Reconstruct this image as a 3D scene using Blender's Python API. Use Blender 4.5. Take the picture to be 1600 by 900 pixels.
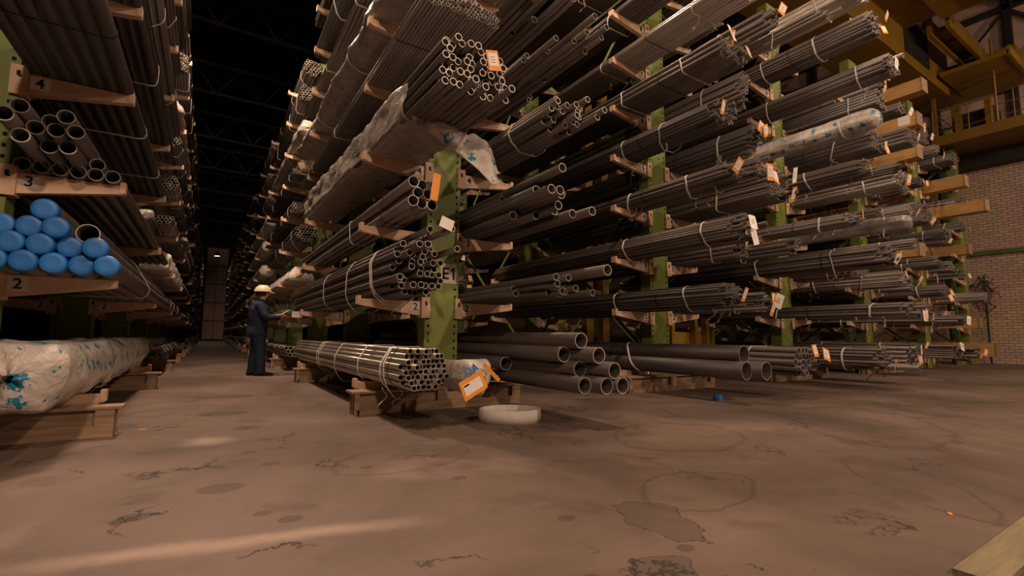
import bpy, bmesh, math, random
from mathutils import Vector, Matrix, noise
random.seed(7)
PI = math.pi
for o in list(bpy.data.objects): bpy.data.objects.remove(o)
S = bpy.context.scene
COL = S.collection

# ------------------------------------------------------------------ camera
cam = bpy.data.cameras.new('camera'); co = bpy.data.objects.new('camera', cam); COL.objects.link(co)
cam.sensor_width = 36; cam.lens = 743 / 1600 * 36; cam.clip_start = .05; cam.clip_end = 300
ya, pi_, ro = math.radians(32.5), math.radians(5.75), math.radians(.54)
fwd = Vector((math.sin(ya) * math.cos(pi_), math.cos(ya) * math.cos(pi_), math.sin(pi_)))
right = Vector((math.cos(ya), -math.sin(ya), 0)); up = right.cross(fwd)
r2 = right * math.cos(ro) + up * math.sin(ro); u2 = up * math.cos(ro) - right * math.sin(ro)
m = Matrix((r2, u2, -fwd)).transposed().to_4x4(); m.translation = (0, 0, .834)
co.matrix_world = m
S.camera = co
# ------------------------------------------------------------------ world, exposure
S.view_settings.view_transform = 'Standard'; S.view_settings.look = 'None'
S.view_settings.gamma = 1; S.view_settings.exposure = -0.2; S.view_settings.use_curve_mapping = False
w = bpy.data.worlds.new('world'); S.world = w; w.use_nodes = True
w.node_tree.nodes['Background'].inputs[0].default_value = (1, .62, .45, 1)
w.node_tree.nodes['Background'].inputs[1].default_value = .012
# ------------------------------------------------------------------ lamps, each built as a high-bay fitting below; added fill lights
WARM = (1, .70, .50)
# overhead lamps: position, watts, words; added fill lights: position, aim, watts, words
LAMPS = [((-.3, 4.4, 9.8), 330, 'above the foreground floor left of the first rack'),
         ((4.1, 3.4, 9.8), 330, 'above the foreground floor beside the first rack'),
         ((11.0, 1.6, 10.4), 230, 'above the open floor before the middle racks'),
         ((20.3, -.5, 10.8), 230, 'above the open floor before the right racks'),
         ((.2, 10.4, 9.6), 780, 'above the worker in the aisle'),
         ((.35, 60 - 6.5, 8.2), 120, 'small and bright at the far end of the aisle')]
FILLS = [((-1.0, -5.5, 7.0), (0, 7, 2.2), 400, 'behind the foreground at the left'),
          ((5.5, -6.5, 7.5), (5, 6, 3), 400, 'behind the foreground before the first rack'),
          ((12.5, -6.5, 8.0), (12, 6, 4), 390, 'behind the foreground before the middle racks'),
          ((19.0, -6.0, 8.0), (20, 6, 4), 330, 'behind the foreground before the brick wall')]

# ================================================================== materials
def srgb(r, g, b):
    f = lambda c: (c / 12.92 if c <= .04045 else ((c + .055) / 1.055) ** 2.4)
    return (f(r / 255), f(g / 255), f(b / 255), 1)
def mat(name, col, rough=.6, metal=0, var=.25, scale=6, bump=0, stretch=None, spec=.5, emit=0):
    m = bpy.data.materials.new(name); m.use_nodes = True; nt = m.node_tree; N = nt.nodes; L = nt.links
    b = N['Principled BSDF']; b.inputs['Roughness'].default_value = rough; b.inputs['Metallic'].default_value = metal
    b.inputs['Specular IOR Level'].default_value = spec
    tc = N.new('ShaderNodeTexCoord'); mp = N.new('ShaderNodeMapping'); L.new(tc.outputs['Object'], mp.inputs[0])
    if stretch: mp.inputs['Scale'].default_value = stretch
    n = N.new('ShaderNodeTexNoise'); n.inputs['Scale'].default_value = scale; n.inputs['Detail'].default_value = 5
    L.new(mp.outputs[0], n.inputs['Vector'])
    rp = N.new('ShaderNodeValToRGB'); rp.color_ramp.elements[0].position = .3; rp.color_ramp.elements[1].position = .7
    c = Vector(col[:3]); rp.color_ramp.elements[0].color = (*(c * (1 - var)), 1); rp.color_ramp.elements[1].color = (*(c * (1 + var)), 1)
    L.new(n.outputs[0], rp.inputs[0])
    oi = N.new('ShaderNodeObjectInfo'); mr = N.new('ShaderNodeMapRange'); mr.inputs['To Min'].default_value = .86; mr.inputs['To Max'].default_value = 1.14
    L.new(oi.outputs['Random'], mr.inputs[0])
    mx = N.new('ShaderNodeVectorMath'); mx.operation = 'SCALE'; L.new(rp.outputs[0], mx.inputs[0]); L.new(mr.outputs[0], mx.inputs['Scale'])
    L.new(mx.outputs[0], b.inputs['Base Color'])
    if bump:
        bp = N.new('ShaderNodeBump'); bp.inputs['Strength'].default_value = bump; bp.inputs['Distance'].default_value = .02
        L.new(n.outputs[0], bp.inputs['Height']); L.new(bp.outputs[0], b.inputs['Normal'])
    if emit:
        b.inputs['Emission Color'].default_value = (*WARM, 1); b.inputs['Emission Strength'].default_value = emit
    return m
M = {}
ST = (1, .12, 1)
M['steel'] = mat('dark_mill_steel', (.112, .092, .081), .46, .5, .3, 9, stretch=ST)
M['steel_dark'] = mat('black_scaled_steel', (.072, .061, .055), .5, .45, .3, 9, stretch=ST)
M['steel_grey'] = mat('grey_drawn_steel', (.195, .168, .15), .42, .55, .25, 9, stretch=ST)
M['steel_light'] = mat('pale_drawn_steel', (.46, .41, .36), .30, .7, .2, 9, stretch=ST)
M['steel_rust'] = mat('brown_weathered_steel', (.13, .092, .07), .6, .35, .35, 9, stretch=ST)
M['cut'] = mat('cut_tube_end', (.46, .40, .34), .45, .4, .2, 20)
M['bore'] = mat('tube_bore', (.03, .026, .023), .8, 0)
M['green'] = mat('olive_green_paint', (.20, .25, .05), .5, 0, .12, 2.5)
M['green_dark'] = mat('dark_green_paint', (.07, .12, .035), .55, 0, .15, 2.5)
M['hole'] = mat('punched_hole', (.008, .008, .006), .9)
M['cream'] = mat('cream_orange_paint', (.66, .44, .29), .5, 0, .14, 5)
M['card'] = mat('white_number_card', (.80, .70, .62), .6, 0, .08, 8)
M['black'] = mat('black_print', (.012, .012, .014), .6)
M['wood'] = mat('pale_rough_timber', (.30, .195, .12), .8, 0, .3, 7, .2, stretch=(.5, 4, 4))
M['plank'] = mat('greyish_worn_plank', (.20, .16, .09), .8, 0, .3, 7, .2, stretch=(.5, 4, 4))
M['crate'] = mat('yellow_pine_board', (.52, .29, .10), .7, 0, .2, 6, stretch=(4, .5, 4))
M['strap'] = mat('white_webbing', (.76, .70, .63), .7, 0, .1, 12)
M['wire'] = mat('black_band', (.02, .018, .017), .5, .3)
M['orange'] = mat('orange_tag_card', (.85, .33, .03), .5, 0, .1, 8)
M['paper'] = mat('white_tag_paper', (.85, .80, .76), .6, 0, .06, 8)
M['blue'] = mat('blue_plastic_cap', (.02, .20, .62), .45, 0, .12, 10)
M['yellow'] = mat('crane_yellow_paint', (.22, .12, .010), .5, 0, .15, 1.5)
M['darksteel'] = mat('dark_structural_steel', (.035, .03, .028), .6, .2, .3, 2)
M['roof'] = mat('unlit_black_roof', (.018, .016, .015), .9, 0, .3, 1)  # the roof's lack of light is put into this near-black base colour
M['navy'] = mat('navy_work_cloth', (.012, .02, .045), .85, 0, .3, 14, .3)
M['skin'] = mat('skin', (.55, .30, .20), .55, 0, .06, 10)
M['helmet'] = mat('white_yellow_helmet', (.85, .72, .48), .35, 0, .05, 4)
M['shoe'] = mat('black_leather', (.012, .011, .011), .5)
M['glow'] = mat('lit_lamp_glass', (1, .9, .8), .5, 0, 0, 1, emit=30)
M['plaster'] = mat('pink_grey_panel', (.60, .42, .34), .8, 0, .12, .7)
M['hair'] = mat('dark_hair', (.02, .015, .01), .8)

def wrap_mat(name, base, blue=True, cell=5.0, thr=.36):
    m = bpy.data.materials.new(name); m.use_nodes = True; nt = m.node_tree; N = nt.nodes; L = nt.links
    b = N['Principled BSDF']; b.inputs['Roughness'].default_value = .32
    tc = N.new('ShaderNodeTexCoord'); n = N.new('ShaderNodeTexNoise'); n.inputs['Scale'].default_value = 7; n.inputs['Detail'].default_value = 6
    L.new(tc.outputs['Object'], n.inputs['Vector'])
    rp = N.new('ShaderNodeValToRGB'); c = Vector(base); rp.color_ramp.elements[0].position = .35; rp.color_ramp.elements[1].position = .65
    rp.color_ramp.elements[0].color = (*(c * .75), 1); rp.color_ramp.elements[1].color = (*(c * 1.12), 1); L.new(n.outputs[0], rp.inputs[0])
    out = rp.outputs[0]
    if blue:
        n2 = N.new('ShaderNodeTexNoise'); n2.inputs['Scale'].default_value = 26; n2.inputs['Detail'].default_value = 2
        L.new(tc.outputs['Object'], n2.inputs['Vector'])
        v = N.new('ShaderNodeTexVoronoi'); v.inputs['Scale'].default_value = cell; v.inputs['Randomness'].default_value = .35
        L.new(tc.outputs['Object'], v.inputs['Vector'])
        ma = N.new('ShaderNodeMath'); ma.operation = 'MULTIPLY_ADD'; ma.inputs[1].default_value = .9; L.new(n2.outputs[0], ma.inputs[0]); L.new(v.outputs['Distance'], ma.inputs[2])
        lt = N.new('ShaderNodeMath'); lt.operation = 'LESS_THAN'; lt.inputs[1].default_value = thr + .30; L.new(ma.outputs[0], lt.inputs[0])
        mx = N.new('ShaderNodeMix'); mx.data_type = 'RGBA'; L.new(lt.outputs[0], mx.inputs[0]); L.new(out, mx.inputs[6]); mx.inputs[7].default_value = (.02, .24, .42, 1)
        out = mx.outputs[2]
    L.new(out, b.inputs['Base Color'])
    bp = N.new('ShaderNodeBump'); bp.inputs['Strength'].default_value = .5; bp.inputs['Distance'].default_value = .03
    n3 = N.new('ShaderNodeTexNoise'); n3.inputs['Scale'].default_value = 11; n3.inputs['Detail'].default_value = 4; n3.inputs['Distortion'].default_value = 1.5
    L.new(tc.outputs['Object'], n3.inputs['Vector']); L.new(n3.outputs[0], bp.inputs['Height']); L.new(bp.outputs[0], b.inputs['Normal'])
    return m
M['wrap_blue'] = wrap_mat('printed_white_wrapping_film', (.62, .56, .50), True, 5.0, .37)
M['wrap'] = wrap_mat('grey_woven_wrapping_sheet', (.40, .35, .31), True, 3.2, .12)
M['film'] = wrap_mat('clear_grey_film', (.30, .27, .25), False)
M['pinkwrap'] = wrap_mat('pale_end_wrapping', (.80, .74, .68), False)

# floor material -----------------------------------------------------------
def floor_mat():
    m = bpy.data.materials.new('worn_concrete'); m.use_nodes = True; nt = m.node_tree; N = nt.nodes; L = nt.links
    b = N['Principled BSDF']
    tc = N.new('ShaderNodeTexCoord'); P = tc.outputs['Object']
    def noi(sc, det=6, dist=0, rough=.55):
        n = N.new('ShaderNodeTexNoise'); n.inputs['Scale'].default_value = sc; n.inputs['Detail'].default_value = det
        n.inputs['Distortion'].default_value = dist; n.inputs['Roughness'].default_value = rough; L.new(P, n.inputs['Vector']); return n.outputs[0]
    def math_(op, a, bb=None, c=None):
        k = N.new('ShaderNodeMath'); k.operation = op
        for i, v in enumerate((a, bb, c)):
            if v is None: continue
            if isinstance(v, (int, float)): k.inputs[i].default_value = v
            else: L.new(v, k.inputs[i])
        return k.outputs[0]
    def ramp(x, a, bb):
        r = N.new('ShaderNodeMapRange'); r.interpolation_type = 'SMOOTHSTEP'; r.inputs[1].default_value = a; r.inputs[2].default_value = bb; L.new(x, r.inputs[0]); return r.outputs[0]
    # distorted coordinates
    nz = N.new('ShaderNodeTexNoise'); nz.inputs['Scale'].default_value = 3.5; nz.inputs['Detail'].default_value = 9; nz.inputs['Roughness'].default_value = .62; L.new(P, nz.inputs['Vector'])
    def dist(cx, cy, sx, sy, rot=0, amp=0.0):
        mp = N.new('ShaderNodeMapping'); mp.vector_type = 'TEXTURE'; mp.inputs['Location'].default_value = (cx, cy, 0); mp.inputs['Rotation'].default_value = (0, 0, rot); mp.inputs['Scale'].default_value = (sx, sy, 1)
        L.new(P, mp.inputs[0]); ln = N.new('ShaderNodeVectorMath'); ln.operation = 'LENGTH'; L.new(mp.outputs[0], ln.inputs[0]); o = ln.outputs['Value']
        if amp: o = math_('MULTIPLY_ADD', nz.outputs[0], amp, math_('SUBTRACT', o, amp * .5))
        return o
    dark = None
    def add(x):
        nonlocal dark
        dark = x if dark is None else math_('MAXIMUM', dark, x)
    # tyre rings
    for cx, cy, sx, sy, rot in [(3.45, 2.75, .65, .48, .3), (2.35, 1.75, .42, .26, .1), (3.55, 1.2, .62, .22, .75), (5.6, 2.2, 1.2, .6, .5), (1.2, 3.2, .5, .3, .2)]:
        d = dist(cx, cy, sx, sy, rot, .7)
        g = math_('ABSOLUTE', math_('SUBTRACT', d, 1)); add(math_('MULTIPLY', math_('SUBTRACT', 1, ramp(g, .01, .07)), .38))
    # dark oil spots
    rs = random.Random(3)
    spots = [(-.23, 2.81, .08), (.27, 2.57, .045), (.37, 2.43, .06), (.11, 3.09, .12), (.4, 3.5, .06), (.9, 3.1, .05), (.3, 3.9, .05), (.35, 4.9, .12), (.2, 5.9, .25), (.45, 4.3, .05), (1.3, 2.6, .05), (1.45, 1.79, .05), (1.66, 1.3, .045), (1.18, 1.32, .035), (.3, 7.4, .3)]
    for x, y, s in spots:
        add(math_('MULTIPLY', math_('SUBTRACT', 1, ramp(dist(x, y, s, s * .8, 0, .5), .8, 1.05)), .5))
    big = noi(.55, 5, .5); mid = noi(2.2, 8, .3); fine = noi(38, 4)
    add(math_('MULTIPLY', ramp(mid, .54, .68), .34))
    # spalled patches: their own darker aggregate and a broken edge
    pd = math_('MINIMUM', dist(1.80, 1.55, .15, .25, -.25, 2.2), dist(1.44, 1.22, .15, .09, .3, 2.2))
    patch = math_('SUBTRACT', 1, ramp(pd, .98, 1.02)); edge = math_('SUBTRACT', 1, ramp(math_('ABSOLUTE', math_('SUBTRACT', pd, 1)), .0, .045))
    # thin cracks
    wv = N.new('ShaderNodeTexVoronoi'); wv.feature = 'DISTANCE_TO_EDGE'; wv.inputs['Scale'].default_value = .75
    av = N.new('ShaderNodeVectorMath'); av.operation = 'ADD'; sc = N.new('ShaderNodeVectorMath'); sc.operation = 'SCALE'; sc.inputs['Scale'].default_value = .8
    L.new(nz.outputs[1], sc.inputs[0]); L.new(P, av.inputs[0]); L.new(sc.outputs[0], av.inputs[1]); L.new(av.outputs[0], wv.inputs['Vector'])
    crack = math_('MULTIPLY', math_('SUBTRACT', 1, ramp(wv.outputs['Distance'], 0, .012)), ramp(noi(1.3, 3), .50, .60))
    base = N.new('ShaderNodeValToRGB'); base.color_ramp.elements[0].position = .36; base.color_ramp.elements[1].position = .66
    base.color_ramp.elements[0].color = (.092, .064, .050, 1); base.color_ramp.elements[1].color = (.19, .134, .106, 1); L.new(big, base.inputs[0])
    def mixc(fac, a, bcol, mode='MIX'):
        k = N.new('ShaderNodeMix'); k.data_type = 'RGBA'; k.blend_type = mode
        if isinstance(fac, float): k.inputs[0].default_value = fac
        else: L.new(fac, k.inputs[0])
        L.new(a, k.inputs[6])
        if isinstance(bcol, tuple): k.inputs[7].default_value = bcol
        else: L.new(bcol, k.inputs[7])
        return k.outputs[2]
    pale = ramp(noi(1.1, 7, .8), .56, .74)
    c = mixc(math_('MULTIPLY', pale, .45), base.outputs[0], (.25, .18, .145, 1))
    # pool of light on the aisle floor, painted in as a pale patch
    light_pool = math_('MULTIPLY', math_('SUBTRACT', 1, ramp(dist(.05, 4.45, .22, .2, 0, 1.2), .2, 1.2)), .6)
    c = mixc(light_pool, c, (.42, .33, .27, 1))
    # lit streak across the aisle mouth, painted in as a pale line
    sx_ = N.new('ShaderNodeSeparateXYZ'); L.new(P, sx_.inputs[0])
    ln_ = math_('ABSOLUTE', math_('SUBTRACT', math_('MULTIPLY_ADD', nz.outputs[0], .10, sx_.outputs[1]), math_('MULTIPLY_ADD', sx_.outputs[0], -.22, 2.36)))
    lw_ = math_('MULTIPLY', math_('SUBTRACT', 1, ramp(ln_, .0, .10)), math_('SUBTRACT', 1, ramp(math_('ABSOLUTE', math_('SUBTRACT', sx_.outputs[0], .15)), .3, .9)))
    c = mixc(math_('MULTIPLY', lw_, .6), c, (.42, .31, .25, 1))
    c = mixc(dark, c, (.035, .026, .021, 1))
    c = mixc(math_('MULTIPLY', patch, .5), c, (.062, .048, .040, 1))
    c = mixc(math_('MULTIPLY', edge, .85), c, (.03, .022, .018, 1))
    c = mixc(crack, c, (.03, .022, .018, 1))
    sp = ramp(fine, .66, .72); c = mixc(math_('MULTIPLY', sp, .35), c, (.05, .04, .035, 1))
    L.new(c, b.inputs['Base Color'])
    L.new(math_('MULTIPLY_ADD', mid, .35, .42), b.inputs['Roughness']); b.inputs['Specular IOR Level'].default_value = .35
    h = math_('SUBTRACT', math_('ADD', math_('MULTIPLY', mid, .5), math_('MULTIPLY', fine, .12)), math_('ADD', math_('MULTIPLY', patch, .6), crack))
    bp = N.new('ShaderNodeBump'); bp.inputs['Strength'].default_value = .45; bp.inputs['Distance'].default_value = .02; L.new(h, bp.inputs['Height']); L.new(bp.outputs[0], b.inputs['Normal'])
    return m
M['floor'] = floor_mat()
def brick_mat():
    m = bpy.data.materials.new('pale_brick'); m.use_nodes = True; nt = m.node_tree; N = nt.nodes; L = nt.links; b = N['Principled BSDF']; b.inputs['Roughness'].default_value = .85
    tc = N.new('ShaderNodeTexCoord'); sx = N.new('ShaderNodeSeparateXYZ'); cb = N.new('ShaderNodeCombineXYZ'); L.new(tc.outputs['Object'], sx.inputs[0]); L.new(sx.outputs[1], cb.inputs[0]); L.new(sx.outputs[2], cb.inputs[1])
    br = N.new('ShaderNodeTexBrick'); L.new(cb.outputs[0], br.inputs['Vector']); br.inputs['Scale'].default_value = 1; br.inputs['Brick Width'].default_value = .27; br.inputs['Row Height'].default_value = .105; br.inputs['Mortar Size'].default_value = .008
    br.inputs['Color1'].default_value = (.60, .44, .33, 1); br.inputs['Color2'].default_value = (.48, .35, .265, 1); br.inputs['Mortar'].default_value = (.12, .085, .07, 1)
    n = N.new('ShaderNodeTexNoise'); n.inputs['Scale'].default_value = .8; n.inputs['Detail'].default_value = 6; L.new(tc.outputs['Object'], n.inputs['Vector'])
    mx = N.new('ShaderNodeMix'); mx.data_type = 'RGBA'; mx.blend_type = 'MULTIPLY'; mx.inputs[0].default_value = .6; L.new(br.outputs[0], mx.inputs[6]); L.new(n.outputs[1], mx.inputs[7])
    k = N.new('ShaderNodeVectorMath'); k.operation = 'SCALE'; k.inputs['Scale'].default_value = 1.35; L.new(mx.outputs[2], k.inputs[0]); L.new(k.outputs[0], b.inputs['Base Color'])
    bp = N.new('ShaderNodeBump'); bp.inputs['Strength'].default_value = .6; bp.inputs['Distance'].default_value = .02; bp.invert = True; L.new(br.outputs[1], bp.inputs['Height']); L.new(bp.outputs[0], b.inputs['Normal'])
    return m
M['brick'] = brick_mat()

# ================================================================== helpers
class MB:
    """collects shapes into one mesh object"""
    def __init__(s): s.v = []; s.f = []; s.mi = []; s.sm = []; s.mats = []
    def m(s, name):
        if name not in s.mats: s.mats.append(name)
        return s.mats.index(name)
    def add(s, vs, fs, mt, smooth=False):
        o = len(s.v); s.v += [tuple(v) for v in vs]; k = s.m(mt)
        for f in fs: s.f.append(tuple(o + i for i in f)); s.mi.append(k); s.sm.append(smooth)
    def box(s, x0, x1, y0, y1, z0, z1, mt, rot=None, piv=None):
        vs = [Vector((x, y, z)) for z in (z0, z1) for y in (y0, y1) for x in (x0, x1)]
        if rot is not None:
            p = Vector(piv) if piv else sum(vs, Vector()) / 8
            vs = [rot @ (v - p) + p for v in vs]
        s.add(vs, [(0, 2, 3, 1), (4, 5, 7, 6), (0, 1, 5, 4), (2, 6, 7, 3), (0, 4, 6, 2), (1, 3, 7, 5)], mt)
    def bar(s, a, b, w, h, mt):
        a, b = Vector(a), Vector(b); d = (b - a).normalized(); u = d.cross(Vector((0, 0, 1)))
        if u.length < .01: u = Vector((1, 0, 0))
        u.normalize(); t = u.cross(d)
        vs = [p + u * (i * w / 2) + t * (j * h / 2) for p in (a, b) for i, j in ((-1, -1), (1, -1), (1, 1), (-1, 1))]
        s.add(vs, [(0, 3, 2, 1), (4, 5, 6, 7), (0, 1, 5, 4), (1, 2, 6, 5), (2, 3, 7, 6), (3, 0, 4, 7)], mt)
    def prism(s, pts, axis, a, b, mt):
        def P(p, t): return {'y': (p[0], t, p[1]), 'x': (t, p[0], p[1]), 'z': (p[0], p[1], t)}[axis]
        n = len(pts); vs = [P(p, a) for p in pts] + [P(p, b) for p in pts]
        s.add(vs, [tuple(range(n)), tuple(range(2 * n - 1, n - 1, -1))] + [(i, i + n, (i + 1) % n + n, (i + 1) % n) for i in range(n)], mt)
    def tube(s, cx, cz, y0, y1, r, seg, mt, wall=.14, depth=.5, both=True):
        ri = r * (1 - wall); c = [(math.cos(2 * PI * i / seg), math.sin(2 * PI * i / seg)) for i in range(seg)]
        ring = lambda R, y: [(cx + R * a, y, cz + R * b) for a, b in c]
        q = lambda a, b: [(a + i, a + (i + 1) % seg, b + (i + 1) % seg, b + i) for i in range(seg)]
        d = min(depth, (y1 - y0) * .4)
        vs = ring(r, y0) + ring(r, y1) + ring(ri, y0) + ring(ri, y0 + d) + ring(ri, y1) + ring(ri, y1 - d)
        o = len(s.v); s.v += vs
        def F(fs, mt, sm):
            k = s.m(mt)
            for f in fs: s.f.append(tuple(o + i for i in f)); s.mi.append(k); s.sm.append(sm)
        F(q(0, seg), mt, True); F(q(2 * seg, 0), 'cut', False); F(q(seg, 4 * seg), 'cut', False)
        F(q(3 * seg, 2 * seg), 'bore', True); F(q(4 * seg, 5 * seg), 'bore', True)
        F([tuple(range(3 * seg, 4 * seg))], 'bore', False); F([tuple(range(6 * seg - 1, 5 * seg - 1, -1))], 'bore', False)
    def cyl(s, a, b, r, seg, mt, r2=None):
        a, b = Vector(a), Vector(b); d = (b - a).normalized(); u = d.orthogonal().normalized(); t = d.cross(u); r2 = r if r2 is None else r2
        vs = [a + (u * math.cos(2 * PI * i / seg) + t * math.sin(2 * PI * i / seg)) * r for i in range(seg)] + [b + (u * math.cos(2 * PI * i / seg) + t * math.sin(2 * PI * i / seg)) * r2 for i in range(seg)]
        s.add(vs, [(i, (i + 1) % seg, (i + 1) % seg + seg, i + seg) for i in range(seg)], mt, True)
        s.add(vs[:seg], [tuple(range(seg - 1, -1, -1))], mt); s.add(vs[seg:], [tuple(range(seg))], mt)
    def path(s, pts, w, t, mt, side=Vector((0, 1, 0)), close=False):
        """flat ribbon of width w (along side) following pts"""
        n = len(pts); vs = []
        for p in pts:
            p = Vector(p); vs += [p - side * w / 2, p + side * w / 2]
        fs = [(2 * i, 2 * i + 1, 2 * ((i + 1) % n) + 1, 2 * ((i + 1) % n)) for i in range(n if close else n - 1)]
        s.add(vs, fs, mt, True)
    def mesh(s, name):
        me = bpy.data.meshes.new(name); me.from_pydata(s.v, [], s.f); me.polygons.foreach_set('material_index', s.mi); me.polygons.foreach_set('use_smooth', s.sm)
        for k in s.mats: me.materials.append(M[k])
        me.update(); return me
    def build(s, name, parent=None, loc=None):
        return link(name, s.mesh(name), parent, loc)
def link(name, me, parent=None, loc=None):
    o = bpy.data.objects.new(name, me); COL.objects.link(o)
    if loc is not None: o.location = loc
    if parent: o.parent = parent
    return o
def solid(o, t=.003):
    md = o.modifiers.new('thickness', 'SOLIDIFY'); md.thickness = t; md.offset = 0; return o
def tag(o, label, cat, group=None, kind=None):
    o['label'] = label; o['category'] = cat
    if group: o['group'] = group
    if kind: o['kind'] = kind
    n = len(label.split())
    if not 4 <= n <= 16: print('LABEL WORDS', n, label)
    return o
def thing(name, label, cat, loc, rz=0, group=None):
    o = bpy.data.objects.new(name, None); COL.objects.link(o); o.location = loc; o.rotation_euler = (0, 0, rz); o.empty_display_size = .1
    return tag(o, label, cat, group)
def struct(o): o['kind'] = 'structure'; return o
def text_mesh(txt, size, mt, depth=.002):
    cu = bpy.data.curves.new('txt', 'FONT'); cu.body = txt; cu.size = size; cu.align_x = 'CENTER'; cu.align_y = 'CENTER'; cu.extrude = depth; cu.offset = size * .012; cu.resolution_u = 3
    o = bpy.data.objects.new('txt', cu); COL.objects.link(o); dg = bpy.context.evaluated_depsgraph_get(); me = bpy.data.meshes.new_from_object(o.evaluated_get(dg))
    bpy.data.objects.remove(o); bpy.data.curves.remove(cu)
    return [v.co.copy() for v in me.vertices], [tuple(p.vertices) for p in me.polygons]
_tc = {}
def text_into(mb, txt, size, mt, cx, y, cz, bold=1):
    """letters standing in the XZ plane facing -Y"""
    if (txt, size) not in _tc: _tc[(txt, size)] = text_mesh(txt, size, mt)
    vs, fs = _tc[(txt, size)]
    mb.add([(cx + v.x * 1, y - v.z, cz + v.y) for v in vs], fs, mt)

# ================================================================== room shell
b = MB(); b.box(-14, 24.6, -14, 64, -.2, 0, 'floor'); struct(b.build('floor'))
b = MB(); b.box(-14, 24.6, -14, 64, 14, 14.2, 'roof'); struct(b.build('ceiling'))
b = MB(); b.box(24.2, 24.6, -14, 64, 0, 8.0, 'brick'); struct(b.build('wall_right'))
b = MB(); b.box(24.25, 24.6, -14, 64, 8.0, 14, 'plaster'); struct(b.build('wall_right_upper'))
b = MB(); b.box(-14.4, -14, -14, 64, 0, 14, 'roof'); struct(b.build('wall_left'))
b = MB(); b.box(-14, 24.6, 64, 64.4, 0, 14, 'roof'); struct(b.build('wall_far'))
b = MB(); b.box(-14, 24.6, -14.4, -14, 0, 14, 'plaster'); struct(b.build('wall_near'))
b = MB()
for i in range(2):
    for j in range(5): b.box(-.5 + i * 1.05, .5 + i * 1.05, 63.9, 63.95, .15 + j * 2.1, 2.15 + j * 2.1, 'plaster')
b.box(-.62, 1.67, 63.96, 64, 0, 10.8, 'darksteel'); struct(b.build('door_1'))
b = MB(); b.box(24.08, 24.2, -8, 64, 3.98, 4.14, 'green_dark'); struct(b.build('trim_1'))
b = MB(); b.box(23.7, 24.2, -8, 64, 7.3, 7.9, 'darksteel'); b.box(23.6, 24.2, -8, 64, 7.9, 8.0, 'darksteel'); b.box(23.6, 24.2, -8, 64, 7.24, 7.3, 'darksteel'); struct(b.build('trim_2'))
# steel framework on the upper wall (braced panels)
b = MB()
for k in range(9):
    y = -7 + k * 2.2; b.box(24.05, 24.25, y, y + .2, 8.0, 14, 'darksteel')
    b.bar((24.1, y + .1, 10.6), (24.1, y + 2.3, 13.0), .1, .1, 'darksteel'); b.bar((24.1, y + .1, 13), (24.1, y + 2.3, 10.6), .06, .06, 'darksteel')
b.box(24.05, 24.25, -8, 14, 10.35, 10.6, 'darksteel'); b.box(24.05, 24.25, -8, 14, 13.0, 13.2, 'darksteel'); struct(b.build('trim_3'))
def truss(y):
    b = MB(); b.bar((-14, y, 12), (24.2, y, 12), .12, .12, 'darksteel'); b.bar((-14, y, 13.4), (24.2, y, 13.4), .14, .14, 'darksteel')
    for i in range(20):
        x = -14 + i * 1.95; b.bar((x, y, 12), (x + .97, y, 13.4), .07, .07, 'darksteel'); b.bar((x + .97, y, 13.4), (x + 1.95, y, 12), .07, .07, 'darksteel')
    return b.build('trim_%d' % (4 + int((y - 1.5) // 6)))
for k in range(10): struct(truss(1.5 + 6 * k))

# lamps
for (p, wt, where) in LAMPS:
    t = thing('high_bay_lamp', 'high bay lamp with round reflector ' + where, 'lamp', p)
    b = MB(); n = 20; prof = [(.05, .42), (.10, .40), (.16, .25), (.30, .08), (.34, .0)]
    for i in range(len(prof) - 1):
        (r1, z1), (r2_, z2) = prof[i], prof[i + 1]
        vs = [(r * math.cos(2 * PI * k / n), r * math.sin(2 * PI * k / n), z) for r, z in ((r1, z1), (r2_, z2)) for k in range(n)]
        b.add(vs, [(k, (k + 1) % n, (k + 1) % n + n, k + n) for k in range(n)], 'darksteel', True)
    solid(b.build('reflector', t), .01)
    b = MB(); b.cyl((0, 0, .05), (0, 0, .12), .24, 16, 'glow'); b.build('lamp_glass', t)
    b = MB(); b.cyl((0, 0, .40), (0, 0, 14.0 - p[2]), .02, 8, 'darksteel'); b.build('hanger', t)
    ld = bpy.data.lights.new('lamp_light', 'AREA'); ld.shape = 'DISK'; ld.size = .5; ld.energy = wt; ld.color = WARM; ld.spread = math.radians(165)
    lo = bpy.data.objects.new('lamp_light', ld); COL.objects.link(lo); lo.parent = t; lo.location = (0, 0, -.03)

for (p, aim, wt, where) in FILLS:  # unseen fill lights, added to brighten the rack fronts
    t = thing('fill_light', 'unseen added fill light ' + where, 'lamp', p)
    q = (Vector(aim) - Vector(p)).to_track_quat('-Z', 'Y'); t.rotation_euler = q.to_euler()
    b = MB(); b.box(-.25, .25, -.2, .2, .06, .2, 'darksteel'); b.build('housing', t)
    b = MB(); b.box(-.22, .22, -.17, .17, .03, .06, 'glow'); b.build('lamp_glass', t)  # glowing face of the added fill light
    ld = bpy.data.lights.new('lamp_light', 'AREA'); ld.shape = 'DISK'; ld.size = .4; ld.energy = wt; ld.color = WARM; ld.spread = math.radians(170)
    lo = bpy.data.objects.new('lamp_light', ld); COL.objects.link(lo); lo.parent = t; lo.location = (0, 0, -.02)

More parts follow.
